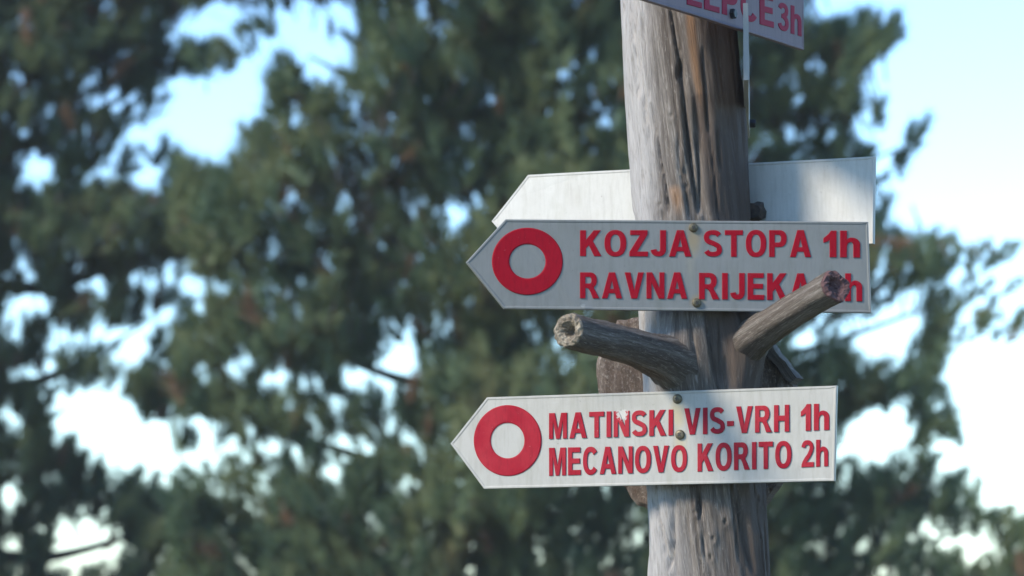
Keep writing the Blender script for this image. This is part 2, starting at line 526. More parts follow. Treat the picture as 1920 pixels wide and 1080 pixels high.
def branch_stub(ctrl, end_mat, end_label, seed, facets=None, hollow=0.3, tilt=Vector((0, 0, 0))):
    pts, rad = spline(ctrl, 60)
    V, Q, UV = tube(pts, rad, 32, 0.075, seed, facets)
    V = [v - POST0 for v in V]
    me = mesh_py('branch_stub', V, Q, True)
    set_uv(me, UV)
    o = link('branch_stub', me, M_PEG, post)
    # sawn end: rings from the rim to a rough hollow pith
    r_ = np.random.default_rng(seed + 1)
    rim = V[-32:]
    c = sum((Vector(v) for v in rim), Vector()) / 32
    d = (pts[-1] - pts[-3]).normalized() + tilt
    d.normalize()
    EV = []; EF = []
    rings = [(1.0, -0.001), (0.93, 0.0025), (0.75, 0.004), (0.55, 0.002), (0.36, -0.004), (0.2, -0.010 * hollow * 3), (0.08, -0.012 * hollow * 3)]
    for (s, h) in rings:
        for k in range(32):
            j = (r_.random() - 0.5) * 0.004 if 0.1 < s < 0.98 else 0
            EV.append(c + (Vector(rim[k]) - c) * s + d * (h + j))
    for i in range(len(rings) - 1):
        for k in range(32):
            k2 = (k + 1) % 32
            EF.append((i * 32 + k, i * 32 + k2, (i + 1) * 32 + k2, (i + 1) * 32 + k))
    EV.append(c + d * rings[-1][1]); n = len(EV) - 1
    for k in range(32):
        EF.append(((len(rings) - 1) * 32 + k, (len(rings) - 1) * 32 + (k + 1) % 32, n))
    EV = [v - c for v in EV]
    e = link('sawn_end', mesh_py('sawn_end', EV, EF, False), end_mat, o)
    e.location = c
    e['label'] = end_label
    return o
LP = PY - 0.06
bs = branch_stub([(at(1335, 730, PY + 0.01), 0.050), (at(1282, 694, LP + 0.005), 0.046), (at(1240, 671, LP - 0.045), 0.0335), (at(1200, 656, LP - 0.10), 0.0275), (at(1155, 642, LP - 0.155), 0.0258), (at(1108, 631, LP - 0.21), 0.0250), (at(1066, 620, LP - 0.26), 0.0246)],
            M_END_PALE, 'pale rough sawn end with a hollow in its middle', 5, hollow=0.5)
bs['label'] = 'brown branch stub pointing left and toward the viewer'
bs = branch_stub([(at(1345, 705, PY + 0.05), 0.050), (at(1378, 668, PY - 0.015), 0.045), (at(1408, 639, PY - 0.07), 0.0325), (at(1448, 609, LP - 0.075), 0.0262), (at(1515, 566, LP - 0.16), 0.0240), (at(1566, 537, LP - 0.22), 0.0250)],
            M_END_RED, 'dark reddish sawn end', 8, facets=[(2.3, 0.86), (0.6, 0.9), (3.9, 0.9), (5.2, 0.88)], hollow=0.15, tilt=Vector((0.55, -0.3, 0.0)))
bs['label'] = 'grey hewn branch stub rising to the right across the upper sign'

# ------------------------------------------------------------------ rough round log slice behind the post
def build_slice():
    cu, cv = 1306, 778
    Yc = PY + 0.15
    c = at(cu, cv, Yc)
    M = Matrix.Translation(c) @ Matrix.Rotation(math.radians(-16), 4, 'Z')
    root = empty('log_slice', M)
    tag(root, 'rough brown wooden slice fixed behind the post between the two lettered signs', 'wood slice')
    n = 40
    s = Yc / FPX
    # outline in pixels (half hidden): vertical left side, sloping shoulders
    prof = [(-184, 36), (-186, 108), (-146, 178), (-70, 190), (10, 182), (90, 150), (132, 130), (186, 58), (203, -20), (168, -118), (128, -172), (40, -200), (-50, -196), (-110, -168), (-165, -95), (-186, -30)]
    pr = np.array(prof, float)
    t = np.linspace(0, len(pr), n * 2, endpoint=False)
    k = t.astype(int); f = (t - k)[:, None]
    out = pr[k % len(pr)] * (1 - f) + pr[(k + 1) % len(pr)] * f
    r_ = np.random.default_rng(3)
    out += r_.normal(0, 1.4, out.shape)
    N = len(out)
    V = []; F = []; UV = []
    layers = [(-0.024, 0.0), (-0.026, 0.82), (-0.026, 0.96), (-0.020, 1.0), (0.020, 1.0), (0.026, 0.96), (0.026, 0.0)]
    for (y, sc) in layers[1:-1]:
        for i, (px, pz) in enumerate(out):
            V.append((px * s * sc, y + 0.004 * (r_.random() - 0.5), pz * s * sc))
            UV.append((px * s * sc * 6, pz * s * sc * 3))
    V.append((0, -0.026, 0)); UV.append((0, 0)); cA = len(V) - 1
    V.append((0, 0.026, 0)); UV.append((0, 0)); cB = len(V) - 1
    L = len(layers) - 2
    for j in range(L - 1):
        for i in range(N):
            i2 = (i + 1) % N
            F.append((j * N + i, j * N + i2, (j + 1) * N + i2, (j + 1) * N + i))
    for i in range(N):
        F.append((cA, (i + 1) % N, i)); F.append((cB, (L - 1) * N + i, (L - 1) * N + (i + 1) % N))
    me = mesh_py('disc', V, F, False)
    uvl = me.uv_layers.new(name='UVMap')
    for p in me.polygons:
        for li, vi in zip(p.loop_indices, p.vertices):
            uvl.data[li].uv = UV[vi]
    link('disc', me, M_SLICE, root)
    # pale split batten along its right shoulder
    pa = np.array([128.0, 134.0]) * s; pb_ = np.array([190.0, 56.0]) * s
    dd = (pb_ - pa) / np.linalg.norm(pb_ - pa); nn = np.array([-dd[1], dd[0]])
    SV = []; SF = []; SU = []
    for i in range(9):
        c_ = pa + (pb_ - pa) * i / 8
        for (o1, y1) in ((-0.004, -0.034), (0.011, -0.034), (0.012, 0.012), (-0.004, 0.012)):
            q = c_ + nn * (o1 + 0.003 * (r_.random() - 0.5))
            SV.append((q[0], y1 + 0.004 * (r_.random() - 0.5), q[1])); SU.append((o1 * 20, i * 0.02))
    for i in range(8):
        for k in range(4):
            SF.append((i * 4 + k, i * 4 + (k + 1) % 4, (i + 1) * 4 + (k + 1) % 4, (i + 1) * 4 + k))
    SF += [(3, 2, 1, 0), (32, 33, 34, 35)]
    sm = mesh_py('batten', SV, SF, False)
    set_uv(sm, SU)
    link('batten', sm, M_PEG, root)
build_slice()

# ------------------------------------------------------------------ trail signs
GLY = {}
def arc(cx, cy, rx, ry, a0, a1, n=14, p=2.3):
    """arc of a slightly squared ellipse, degrees"""
    out = []
    for i in range(n + 1):
        a = math.radians(a0 + (a1 - a0) * i / n)
        c, s_ = math.cos(a), math.sin(a)
        out.append((cx + rx * math.copysign(abs(c) ** (2 / p), c), cy + ry * math.copysign(abs(s_) ** (2 / p), s_)))
    return out
def stroke(path, w0, w1=None):
    """closed outline of a stroke along path with mitred corners; thickness w0 on verticals, w1 on horizontals"""
    w1 = w1 or w0
    P = [Vector(p) for p in path]
    L = []; R = []
    for i, p in enumerate(P):
        d0 = (P[i] - P[i - 1]).normalized() if i else (P[1] - P[0]).normalized()
        d1 = (P[i + 1] - P[i]).normalized() if i < len(P) - 1 else d0
        n0 = Vector((-d0.y, d0.x)); n1 = Vector((-d1.y, d1.x))
        n = (n0 + n1)
        n = n / max(0.35, n.length_squared / 2) if n.length > 1e-6 else n0
        hw = 0.5 * (w0 * abs(n0.x) + w1 * abs(n0.y)) / max(1e-6, abs(n0.x) + abs(n0.y))
        L.append(tuple(p + n * hw)); R.append(tuple(p - n * hw))
    return L + R[::-1]
def glyph_outline(ch):
    t = 0.215; h = 0.175
    if ch == 'I': return .215, [[(0, 0), (t, 0), (t, 1), (0, 1)]]
    if ch == '-': return .32, [[(0, .28), (.32, .28), (.32, .46), (0, .46)]]
    if ch == 'T': w = .72; c = w / 2; return w, [[(c - t / 2, 0), (c + t / 2, 0), (c + t / 2, 1 - h), (w, 1 - h), (w, 1), (0, 1), (0, 1 - h), (c - t / 2, 1 - h)]]
    if ch == 'L': w = .62; return w, [[(0, 0), (w, 0), (w, h), (t, h), (t, 1), (0, 1)]]
    if ch == 'E': w = .66; return w, [[(0, 0), (w, 0), (w, h), (t, h), (t, .42), (w - .05, .42), (w - .05, .42 + h), (t, .42 + h), (t, 1 - h), (w - .02, 1 - h), (w - .02, 1), (0, 1)]]
    if ch == 'H': w = .74; return w, [[(0, 0), (t, 0), (t, .41), (w - t, .41), (w - t, 0), (w, 0), (w, 1), (w - t, 1), (w - t, .60), (t, .60), (t, 1), (0, 1)]]
    if ch == 'N': w = .75; return w, [[(0, 0), (t - .015, 0), (t - .015, .64), (w - t - .01, 0), (w, 0), (w, 1), (w - t + .015, 1), (w - t + .015, .37), (t + .01, 1), (0, 1)]]
    if ch == 'M': w = .88; k = .19; return w, [[(0, 0), (k, 0), (k, .74), (w / 2 - .09, 0), (w / 2 + .09, 0), (w - k, .74), (w - k, 0), (w, 0), (w, 1), (w - .28, 1), (w / 2, .33), (.28, 1), (0, 1)]]
    if ch == 'V': w = .80; return w, [[(w / 2 - .12, 0), (w / 2 + .12, 0), (w, 1), (w - .23, 1), (w / 2, .27), (.23, 1), (0, 1)]]
    if ch == 'A': w = .84; c = w / 2; return w, [[(0, 0), (.22, 0), (.285, .20), (w - .285, .20), (w - .22, 0), (w, 0), (c + .125, 1), (c - .125, 1)], [(.335, .36), (w - .335, .36), (c, .72)]]
    if ch == 'K': w = .80; return w, [[(0, 0), (t, 0), (t, .30), (.33, .43), (.54, 0), (w, 0), (.475, .585), (w - .03, 1), (.52, 1), (t, .62), (t, 1), (0, 1)]]
    if ch == 'Z': w = .70; return w, [[(0, 0), (w, 0), (w, h), (.28, h), (w - .02, .84), (w - .02, 1), (.03, 1), (.03, 1 - h), (.41, 1 - h), (0, .16)]]
    if ch == '1': w = .40; return w, [[(w - .2, 0), (w, 0), (w, 1), (w - .16, 1), (w - .22, .90), (w - .31, .80), (0, .72), (0, .55), (.11, .59), (w - .2, .67)]]
    if ch == 'O': w = .82; return w, [arc(w / 2, .5, w / 2, .51, 0, 360, 40)[:-1], arc(w / 2, .5, w / 2 - t, .51 - .165, 0, 360, 32)[:-1]]
    if ch == 'C': w = .76; return w, [stroke(arc(.40, .5, .40 - t / 2, .51 - h / 2, 38, 322, 30), t, h)]
    if ch == 'J': w = .56; return w, [stroke([(w - t / 2, 1), (w - t / 2, .55)] + arc(.27, .29, w - t / 2 - .27, .29 - h / 2 - .005, 0, -172, 18), t, h)]
    if ch == 'S':
        w = .72; pth = arc(.36, .735, .26, .185, 22, 180, 12)[0:] + arc(.36, .735, .26, .20, 180, 238, 5)[1:] + [(.36, .51)] + arc(.36, .275, .26, .19, 58, 0, 5) + arc(.36, .275, .27, .19, 0, -162, 12)[1:]
        return w, [stroke(pth, .20, .165)]
    if ch == '2':
        w = .64; pth = arc(.315, .70, .215, .215, 172, 0, 14) + [(.50, .60), (.40, .44), (.24, .28), (.14, .165)]
        o = stroke(pth, .19, .165); n = len(pth)
        Lf = o[:n]; Rt = o[n:][::-1]
        return w, [Lf + [(.31, h), (w, h), (w, 0), (0, 0), (.01, .10)] + Rt[::-1]] if Lf[-1][0] > Rt[-1][0] else [Rt + [(.31, h), (w, h), (w, 0), (0, 0), (.01, .10)] + Lf[::-1]]
    if ch == '3':
        w = .62; pth = arc(.30, .74, .20, .175, 165, -75, 16)
        p2 = arc(.30, .29, .22, .205, 75, -168, 18)
        o1 = stroke(pth, .18, .16); o2 = stroke(p2, .19, .165)
        n1 = len(pth); n2 = len(p2)
        outer = o1[:n1] if o1[0][1] > pth[0][1] else o1[n1:][::-1]
        # outer boundary of the upper bowl, then of the lower; back along the inner ones
        def split(o, n):
            A = o[:n]; Bq = o[n:][::-1]
            mx = lambda q: max(x for x, _ in q)
            return (A, Bq) if mx(A) > mx(Bq) else (Bq, A)
        oa, ia = split(o1, n1); ob, ib = split(o2, n2)
        oa = [q for q in oa if not (q[1] < .545 and q[0] < .5)]
        ob = [q for q in ob if not (q[1] > .50 and q[0] < .5)]
        ia = [q for q in ia if q[1] > .60]; ib = [q for q in ib if q[1] < .45]
        return w, [oa + [(.45, .53)] + ob + ib[::-1] + [(.28, .45), (.20, .45), (.20, .60), (.28, .60)] + ia[::-1]]
    if ch == 'h':
        w = .62; ot = arc(.33, .46, w - .33, .28, 90, 0, 10); it = arc(.325, .43, w - .2 - .325, .155, 0, 90, 8)
        return w, [[(0, 0), (.2, 0), (.2, .42)] + [(.235, .54)] + it[::-1] + [(w - .2, 0), (w, 0)] + ot[::-1] + [(.25, .71), (.2, .64), (.2, 1), (0, 1)]]
    if ch in 'PR':
        w = .72 if ch == 'P' else .80; bx = .40; b = .37 if ch == 'P' else .40
        o = arc(bx, (1 + b) / 2, .70 - bx, (1 - b) / 2, 90, -90, 16)
        ih = arc(bx - .02, (1 + b) / 2, .70 - t - bx + .02, (1 - b) / 2 - .165, 90, -90, 10)
        hole = [(t, 1 - .165)] + ih + [(t, b + .165)]
        if ch == 'P': return w, [[(0, 0), (0, 1)] + o + [(t, b), (t, 0)], hole]
        o = [q for q in o if not (q[1] < b + .03 and q[0] < .55)]
        return w, [[(0, 0), (0, 1)] + o + [(.575, .38), (.66, .25), (w, 0), (w - .255, 0), (.44, .26), (.36, .38), (.30, .40), (t, .40), (t, 0)], hole]
    raise KeyError(ch)

def glyph(ch):
    """a heavy sans letter, filled, extruded and rounded, in a unit box"""
    if ch in GLY: return GLY[ch]
    w, polys = glyph_outline(ch)
    cu = bpy.data.curves.new('g', 'CURVE')
    cu.dimensions = '2D'
    cu.fill_mode = 'BOTH'
    for pl in polys:
        sp_ = cu.splines.new('POLY')
        sp_.points.add(len(pl) - 1)
        for q, (x, y) in zip(sp_.points, pl): q.co = (x, y, 0, 1)
        sp_.use_cyclic_u = True
    cu.extrude = 0.02
    cu.bevel_depth = 0.014
    cu.bevel_resolution = 1
    cu.offset = -0.008
    ob = bpy.data.objects.new('g', cu)
    col.objects.link(ob)
    dg = bpy.context.evaluated_depsgraph_get()
    dg.update()
    me = bpy.data.meshes.new_from_object(ob.evaluated_get(dg))
    v = np.array([tuple(x.co) for x in me.vertices])
    f = [tuple(p.vertices) for p in me.polygons]
    bpy.data.objects.remove(ob); bpy.data.meshes.remove(me); bpy.data.curves.remove(cu)
    v[:, 0] /= w
    v[:, 2] = (v[:, 2] - v[:, 2].min()) / (v[:, 2].max() - v[:, 2].min())
    GLY[ch] = (v, f, w)
    return GLY[ch]

class Board:
    """a painted sheet metal arrow board on a plane; local x right, y away from the viewer, z up"""
    def __init__(self, name, origin, yaw, roll, label, group=None, pitch=0.0):
        self.M = (Matrix.Translation(origin) @ Matrix.Rotation(math.radians(yaw), 4, 'Z') @ Matrix.Rotation(math.radians(pitch), 4, 'X') @ Matrix.Rotation(math.radians(roll), 4, 'Y'))
        self.I = self.M.inverted()
        self.root = empty(name, self.M)
        tag(self.root, label, 'sign', group)
    def loc(self, u, v):
        o = self.I @ CAM
        d = (self.I.to_3x3() @ ray(u, v))
        t = -o.y / d.y
        p = o + d * t
        return (p.x, p.z)
    def panel(self, outline, mat, thick=0.007, sub=10, warp=0.0015, seed=0, dents=()):
        """outline: list of local (x, z); folded rim round a shallow face"""
        r_ = np.random.default_rng(seed)
        out = []
        n = len(outline)
        for i in range(n):
            a = np.array(outline[i]); b = np.array(outline[(i + 1) % n])
            m = max(2, int(np.linalg.norm(b - a) / 0.012))
            for k in range(m):
                out.append(a + (b - a) * k / m)
        out = np.array(out)
        c = out.mean(0)
        N = len(out)
        ph = r_.random(4) * 6
        def wv(x, z):
            y = warp * (math.sin(x * 9 + ph[0]) + 0.6 * math.sin(x * 23 + z * 17 + ph[1]) + 0.4 * math.sin(z * 41 + ph[2]))
            for (dx, dz, dr, dh) in dents:
                y += dh * math.exp(-((x - dx) ** 2 + (z - dz) ** 2) / dr ** 2)
            return y
        self.wv = wv
        # inward normals for the rim rings
        nx = np.roll(out, -1, 0) - np.roll(out, 1, 0)
        nrm = np.stack([-nx[:, 1], nx[:, 0]], -1)
        nrm /= np.linalg.norm(nrm, axis=1)[:, None]
        if np.mean(np.sum(nrm * (c - out), 1)) < 0: nrm = -nrm
        rings = [(0.0, thick), (0.0, 0.0006), (0.0008, -0.0006), (0.0030, -0.0006), (0.0045, 0.0002)]
        V = []
        for (ins, y) in rings:
            for i in range(N):
                p = out[i] + nrm[i] * ins
                V.append((p[0], y + wv(p[0], p[1]), p[1]))
        F = []
        for j in range(len(rings) - 1):
            for i in range(N):
                i2 = (i + 1) % N
                F.append((j * N + i, j * N + i2, (j + 1) * N + i2, (j + 1) * N + i))
        me = bpy.data.meshes.new('panel')
        import bmesh
        bm = bmesh.new()
        bv = [bm.verts.new(v) for v in V]
        for f in F: bm.faces.new([bv[i] for i in f])
        # face: strips of a grid cut to the outline
        inner = bv[(len(rings) - 1) * N:]
        face = bm.faces.new(inner)
        back = bm.faces.new(list(reversed(bv[:N])))
        bmesh.ops.recalc_face_normals(bm, faces=bm.faces)
        bm.to_mesh(me); bm.free()
        o = link('panel', me, mat, self.root)
        self.thick = thick
        return o
    def ring(self, cu, cv, rx, ry, inner, mat):
        c = self.loc(cu, cv)
        ex = np.array(self.loc(cu + rx, cv)) - c; ez = np.array(self.loc(cu, cv - ry)) - c
        n = 72
        V = []; F = []
        prof = [(1.0, 0.0005), (1.0, -0.0006), (0.975, -0.0013), (inner + 0.035, -0.0013), (inner, -0.0006), (inner, 0.0005)]
        for (s, y) in prof:
            for k in range(n):
                a = 2 * math.pi * k / n
                p = np.array(c) + ex * (s * math.cos(a)) + ez * (s * math.sin(a))
                V.append((p[0], y + self.wv(*p), p[1]))
        for j in range(len(prof) - 1):
            for k in range(n):
                k2 = (k + 1) % n
                F.append((j * n + k, (j + 1) * n + k, (j + 1) * n + k2, j * n + k2))
        return link('ring_mark', mesh_py('ring_mark', V, F, False), mat, self.root)
    def word(self, text, quad, mat):
        """quad: pixels of top left, top right, bottom right, bottom left of the word"""
        q = [np.array(self.loc(*p)) for p in quad]
        gap = 0.13
        tot = sum(glyph(c)[2] for c in text) + gap * (len(text) - 1)
        x = 0.0
        for ch in text:
            v, f, w = glyph(ch)
            a0 = x / tot; a1 = (x + w) / tot
            x += w + gap
            s = a0 + (a1 - a0) * v[:, 0]
            t = v[:, 1].copy()
            P = ((q[3][None] * (1 - s[:, None]) + q[2][None] * s[:, None]) * (1 - t[:, None]) +
                 (q[0][None] * (1 - s[:, None]) + q[1][None] * s[:, None]) * t[:, None])
            d = v[:, 2]
            V = [(p[0], 0.0006 - 0.0018 * dd + self.wv(p[0], p[1]), p[1]) for p, dd in zip(P, d)]
            link('letter', mesh_py('letter', V, f, False), mat, self.root)
    def screw(self, u, v, r=0.0068, slot=0.5):
        c = self.loc(u, v)
        n = 20
        V = []; F = []
        prof = [(1.0, 0.0), (1.0, -0.0018), (0.82, -0.0035), (0.5, -0.0042)]
        for (s, y) in prof:
            for k in range(n):
                a = 2 * math.pi * k / n
                V.append((r * s * math.cos(a), y, r * s * math.sin(a)))
        for j in range(len(prof) - 1):
            for k in range(n):
                k2 = (k + 1) % n
                F.append((j * n + k, (j + 1) * n + k, (j + 1) * n + k2, j * n + k2))
        F.append(tuple(range((len(prof) - 1) * n, len(prof) * n)))
        o = link('screw', mesh_py('screw', V, F, False), M_SCREW, self.root)
        o.location = (c[0], self.wv(*c), c[1])
        o.rotation_euler = (0, slot, 0)
        h = r * 0.42; t = r * 0.13
        SV = []
        SF = []
        for (ax, az) in ((h, t), (t, h)):
            b = len(SV)
            e = 0.0 if ax == h else 0.00015
            SV += [(-ax, -0.0046 - e, -az), (ax, -0.0046 - e, -az), (ax, -0.0046 - e, az), (-ax, -0.0046 - e, az),
                   (-ax, -0.0035, -az), (ax, -0.0035, -az), (ax, -0.0035, az), (-ax, -0.0035, az)]
            SF += [tuple(b + i for i in q) for q in ((0, 1, 2, 3), (0, 4, 5, 1), (1, 5, 6, 2), (2, 6, 7, 3), (3, 7, 4, 0))]
        link('cross_slot', mesh_py('cross_slot', SV, SF), M_SCREWSLOT, o)

def front_of_post(u, v, extra=0.0):
    p = at(u, v, PY)
    a = post_axis(p.z)
    return Vector((a.x, a.y - post_r(p.z) - extra, p.z))

RUST = (0.26, 0.18, 0.07)
GROUP = 'red lettered trail boards'
# --- upper board: KOZJA STOPA / RAVNA RIJEKA
B = Board('trail_sign', front_of_post(1300, 498, 0.024), 8.0, 0.4,
          'shaded grey arrow board reading KOZJA STOPA 1h and RAVNA RIJEKA, upper of the two pointing left')
ch = B.loc(1093, 573); s1 = B.loc(1300, 428); s2 = B.loc(1306, 568)
m_panel = paint('shaded_board_paint', (0.172, 0.177, 0.172), (0.142, 0.147, 0.138),  # grey set below the lower board's white, so shade is in the colour
                rust_shade_spots=[(s1[0], s1[1] - 0.016, 0.024, 0.7, 1.4, 0.55, RUST), (s2[0], s2[1] + 0.004, 0.014, 1.2, 1.0, 0.6, RUST), (s1[0] - 0.004, s1[1] - 0.06, 0.04, 0.35, 1.2, 0.25, (0.27, 0.24, 0.16))],
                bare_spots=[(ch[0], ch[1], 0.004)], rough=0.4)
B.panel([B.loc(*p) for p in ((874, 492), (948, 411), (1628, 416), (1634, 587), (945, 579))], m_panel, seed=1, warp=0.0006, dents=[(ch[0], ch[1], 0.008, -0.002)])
m_red = red_paint('deep_red_paint', (0.23, 0.001, 0.010), (0.265, 0.003, 0.013))
B.ring(989, 490, 66.5, 63, 0.51, m_red)
B.word('KOZJA', [(1088, 432), (1296, 432), (1296, 481), (1088, 480)], m_red)
B.word('STOPA', [(1320, 432), (1520, 432), (1520, 482), (1320, 481)], m_red)
B.word('1h', [(1544, 433), (1612, 433), (1612, 483), (1544, 482)], m_red)
B.word('RAVNA', [(1088, 511), (1288, 511), (1288, 560), (1088, 559)], m_red)
B.word('RIJEKA', [(1311, 512), (1520, 513), (1520, 563), (1311, 561)], m_red)
B.word('2h', [(1546, 513), (1616, 513), (1616, 565), (1546, 564)], m_red)
B.screw(1300, 427, slot=0.4); B.screw(1306, 568, slot=0.9)

# --- lower board: MATINSKI VIS-VRH / MECANOVO KORITO
B = Board('trail_sign', front_of_post(1270, 820, 0.026), -19.0, -0.9,
          'off white arrow board reading MATINSKI VIS-VRH 1h and MECANOVO KORITO 2h, lowest on the post')
s1 = B.loc(1270, 748); s2 = B.loc(1275, 815); ch = B.loc(1166, 776); ch2 = B.loc(1174, 768)
m_panel = paint('off_white_paint', (0.325, 0.315, 0.29), (0.265, 0.256, 0.228),
                rust_shade_spots=[(s1[0], s1[1] - 0.02, 0.026, 0.6, 1.3, 0.55, (0.35, 0.28, 0.14)), (s2[0], s2[1] - 0.018, 0.024, 0.7, 1.4, 0.5, (0.35, 0.28, 0.14)), (s1[0] - 0.05, s1[1] - 0.002, 0.05, 1.0, 0.3, 0.35, (0.25, 0.25, 0.23))],  # rust under the screws; last spot is painted shade near the top edge
                bare_spots=[(ch[0], ch[1], 0.009)], rough=0.42)
B.panel([B.loc(*p) for p in ((845, 832), (913, 745), (1569, 723), (1565, 902), (908, 917))], m_panel, seed=2, warp=0.0007, dents=[(ch[0], ch[1], 0.010, 0.0015)])
fd = B.loc(1185, 800)
m_red = red_paint('faded_red_paint', (0.225, 0.003, 0.014), (0.28, 0.020, 0.030), chips=[(ch[0], ch[1], 0.010), (ch2[0] - 0.004, ch2[1] - 0.012, 0.005)], fade=(fd[0], fd[1], 0.07))
B.ring(952, 826, 63.5, 66.5, 0.50, m_red)
B.word('MATINSKI', [(1030, 775), (1262, 768), (1262, 816), (1030, 823)], m_red)
B.word('VIS-VRH', [(1283, 766), (1480, 759), (1480, 809), (1283, 815)], m_red)
B.word('1h', [(1502, 758), (1555, 757), (1555, 806), (1502, 808)], m_red)
B.word('MECANOVO', [(1030, 840), (1288, 835), (1288, 884), (1030, 892)], m_red)
B.word('KORITO', [(1308, 832), (1484, 827), (1484, 877), (1308, 884)], m_red)
B.word('2h', [(1503, 826), (1553, 824), (1553, 874), (1503, 876)], m_red)
B.screw(1270, 748, 0.0072, 0.2); B.screw(1275, 815, 0.0072, 0.8)

# --- blank back of a board on the far side of the post
pb = at(1290, 390, PY); ab = post_axis(pb.z)
yaw = -27.0
B = Board('trail_sign', Vector((ab.x, ab.y + post_r(pb.z) + 0.012, pb.z)), yaw, -1.1,
          'blank pale arrow board seen from behind, fixed to the far side of the post')
m_panel = paint('pale_board_back', (0.43, 0.425, 0.40), (0.33, 0.31, 0.28), rough=0.5, dirtamt=0.45)
B.panel([B.loc(*p) for p in ((922, 415), (990, 328), (1640, 293), (1637, 457), (990, 494))], m_panel, seed=3, warp=0.0012)

fb = B.loc(1418, 398)
r_ = np.random.default_rng(4)
fv = []
for (yy, sc) in ((-0.024, 0.8), (-0.008, 1.05), (0.0, 0.95)):
    for k in range(9):
        a_ = 2 * math.pi * k / 9
        fv.append((0.018 * sc * math.cos(a_) * (0.8 + 0.5 * r_.random()), yy, 0.014 * sc * math.sin(a_) * (0.8 + 0.6 * r_.random())))
ff = [(j * 9 + k, j * 9 + (k + 1) % 9, (j + 1) * 9 + (k + 1) % 9, (j + 1) * 9 + k) for j in range(2) for k in range(9)] + [tuple(range(8, -1, -1)), tuple(range(18, 27))]
fo = link('fixing_block', mesh_py('fixing_block', fv, ff), M_BARKY, B.root)
fo.location = (fb[0], -0.002, fb[1])

# --- board at the top right: ... EPCE 3h, turned away to the right
zt = at(1395, 58, PY).z
az = post_axis(zt)
yaw = 63.0
nrm = Vector((math.sin(math.radians(yaw)), -math.cos(math.radians(yaw)), 0))
B = Board('trail_sign', Vector((az.x, az.y, zt)) + nrm * (post_r(zt) + 0.02), yaw, 0.0,
          'steeply turned board at the top edge ending in red letters CE 3h')
b0 = B.loc(1210, 0); b1 = B.loc(1508, 94)
H = 0.137
sl = (b1[1] - b0[1]) / (b1[0] - b0[0])
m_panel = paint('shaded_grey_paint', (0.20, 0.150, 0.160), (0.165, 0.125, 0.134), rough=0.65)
xl = b0[0] - 0.05
zb = lambda x: b1[1] + sl * (x - b1[0])
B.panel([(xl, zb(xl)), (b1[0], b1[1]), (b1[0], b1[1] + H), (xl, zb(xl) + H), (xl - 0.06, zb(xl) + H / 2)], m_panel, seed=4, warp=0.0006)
m_red = red_paint('crimson_paint', (0.24, 0.003, 0.028), (0.27, 0.006, 0.034))
B.word('3h', [(1459, 3), (1503, 15), (1503, 68), (1459, 55)], m_red)
B.word('LEPCE', [(1287, -48), (1450, -8), (1450, 52), (1287, 8)], m_red)
def bolt(Bd, u, v, r=0.008):
    c = Bd.loc(u, v)
    V = []; F = []
    n = 6
    for (s, y) in ((1.0, 0.0), (1.0, -0.006), (0.8, -0.0075)):
        for k in range(n):
            a = 2 * math.pi * k / n
            V.append((r * s * math.cos(a), y, r * s * math.sin(a)))
    for j in range(2):
        for k in range(n):
            k2 = (k + 1) % n
            F.append((j * n + k, (j + 1) * n + k, (j + 1) * n + k2, j * n + k2))
    F.append(tuple(range(2 * n, 3 * n)))
    o = link('bolt', mesh_py('bolt', V, F), M_BOLT, Bd.root)
    o.location = (c[0], 0.0, c[1])
bolt(B, 1371, 26)

# --- board seen edge-on along the right side of the post
pn = at(1403, 150, 4.72); pf = at(1405, 260, 5.34)
dirv = (pf - pn); dirv.z = 0
yaw = math.degrees(math.atan2(dirv.y, dirv.x))
B = Board('trail_sign', pn, yaw, 0.0, 'trail board seen edge-on along the right side of the post, under the top board')
Ln = dirv.length
m_panel = paint('edge_white_paint', (0.24, 0.24, 0.235), (0.19, 0.19, 0.185), rough=0.4)
# local y of this frame points to the left of the board, toward the post
o = B.panel([(0, 0), (Ln, 0.0), (Ln, 0.112), (0, 0.112)], m_panel, thick=0.007, seed=5, warp=0.0004)
B.root.location = B.root.location
c = 0.40
for zz in (0.012,):
    V = []; F = []
    n = 6; r = 0.0075
    for (s, y) in ((1.0, -0.0005), (1.0, -0.009), (0.8, -0.0105)):
        for k in range(n):
            a = 2 * math.pi * k / n
            V.append((r * s * math.cos(a), y, r * s * math.sin(a)))
    for j in range(2):
        for k in range(n):
            k2 = (k + 1) % n
            F.append((j * n + k, (j + 1) * n + k, (j + 1) * n + k2, j * n + k2))
    F.append(tuple(range(2 * n, 3 * n)))
    ob = link('bolt', mesh_py('bolt', V, F), M_BOLT, B.root)
    ob.location = (0.54, 0, zz)

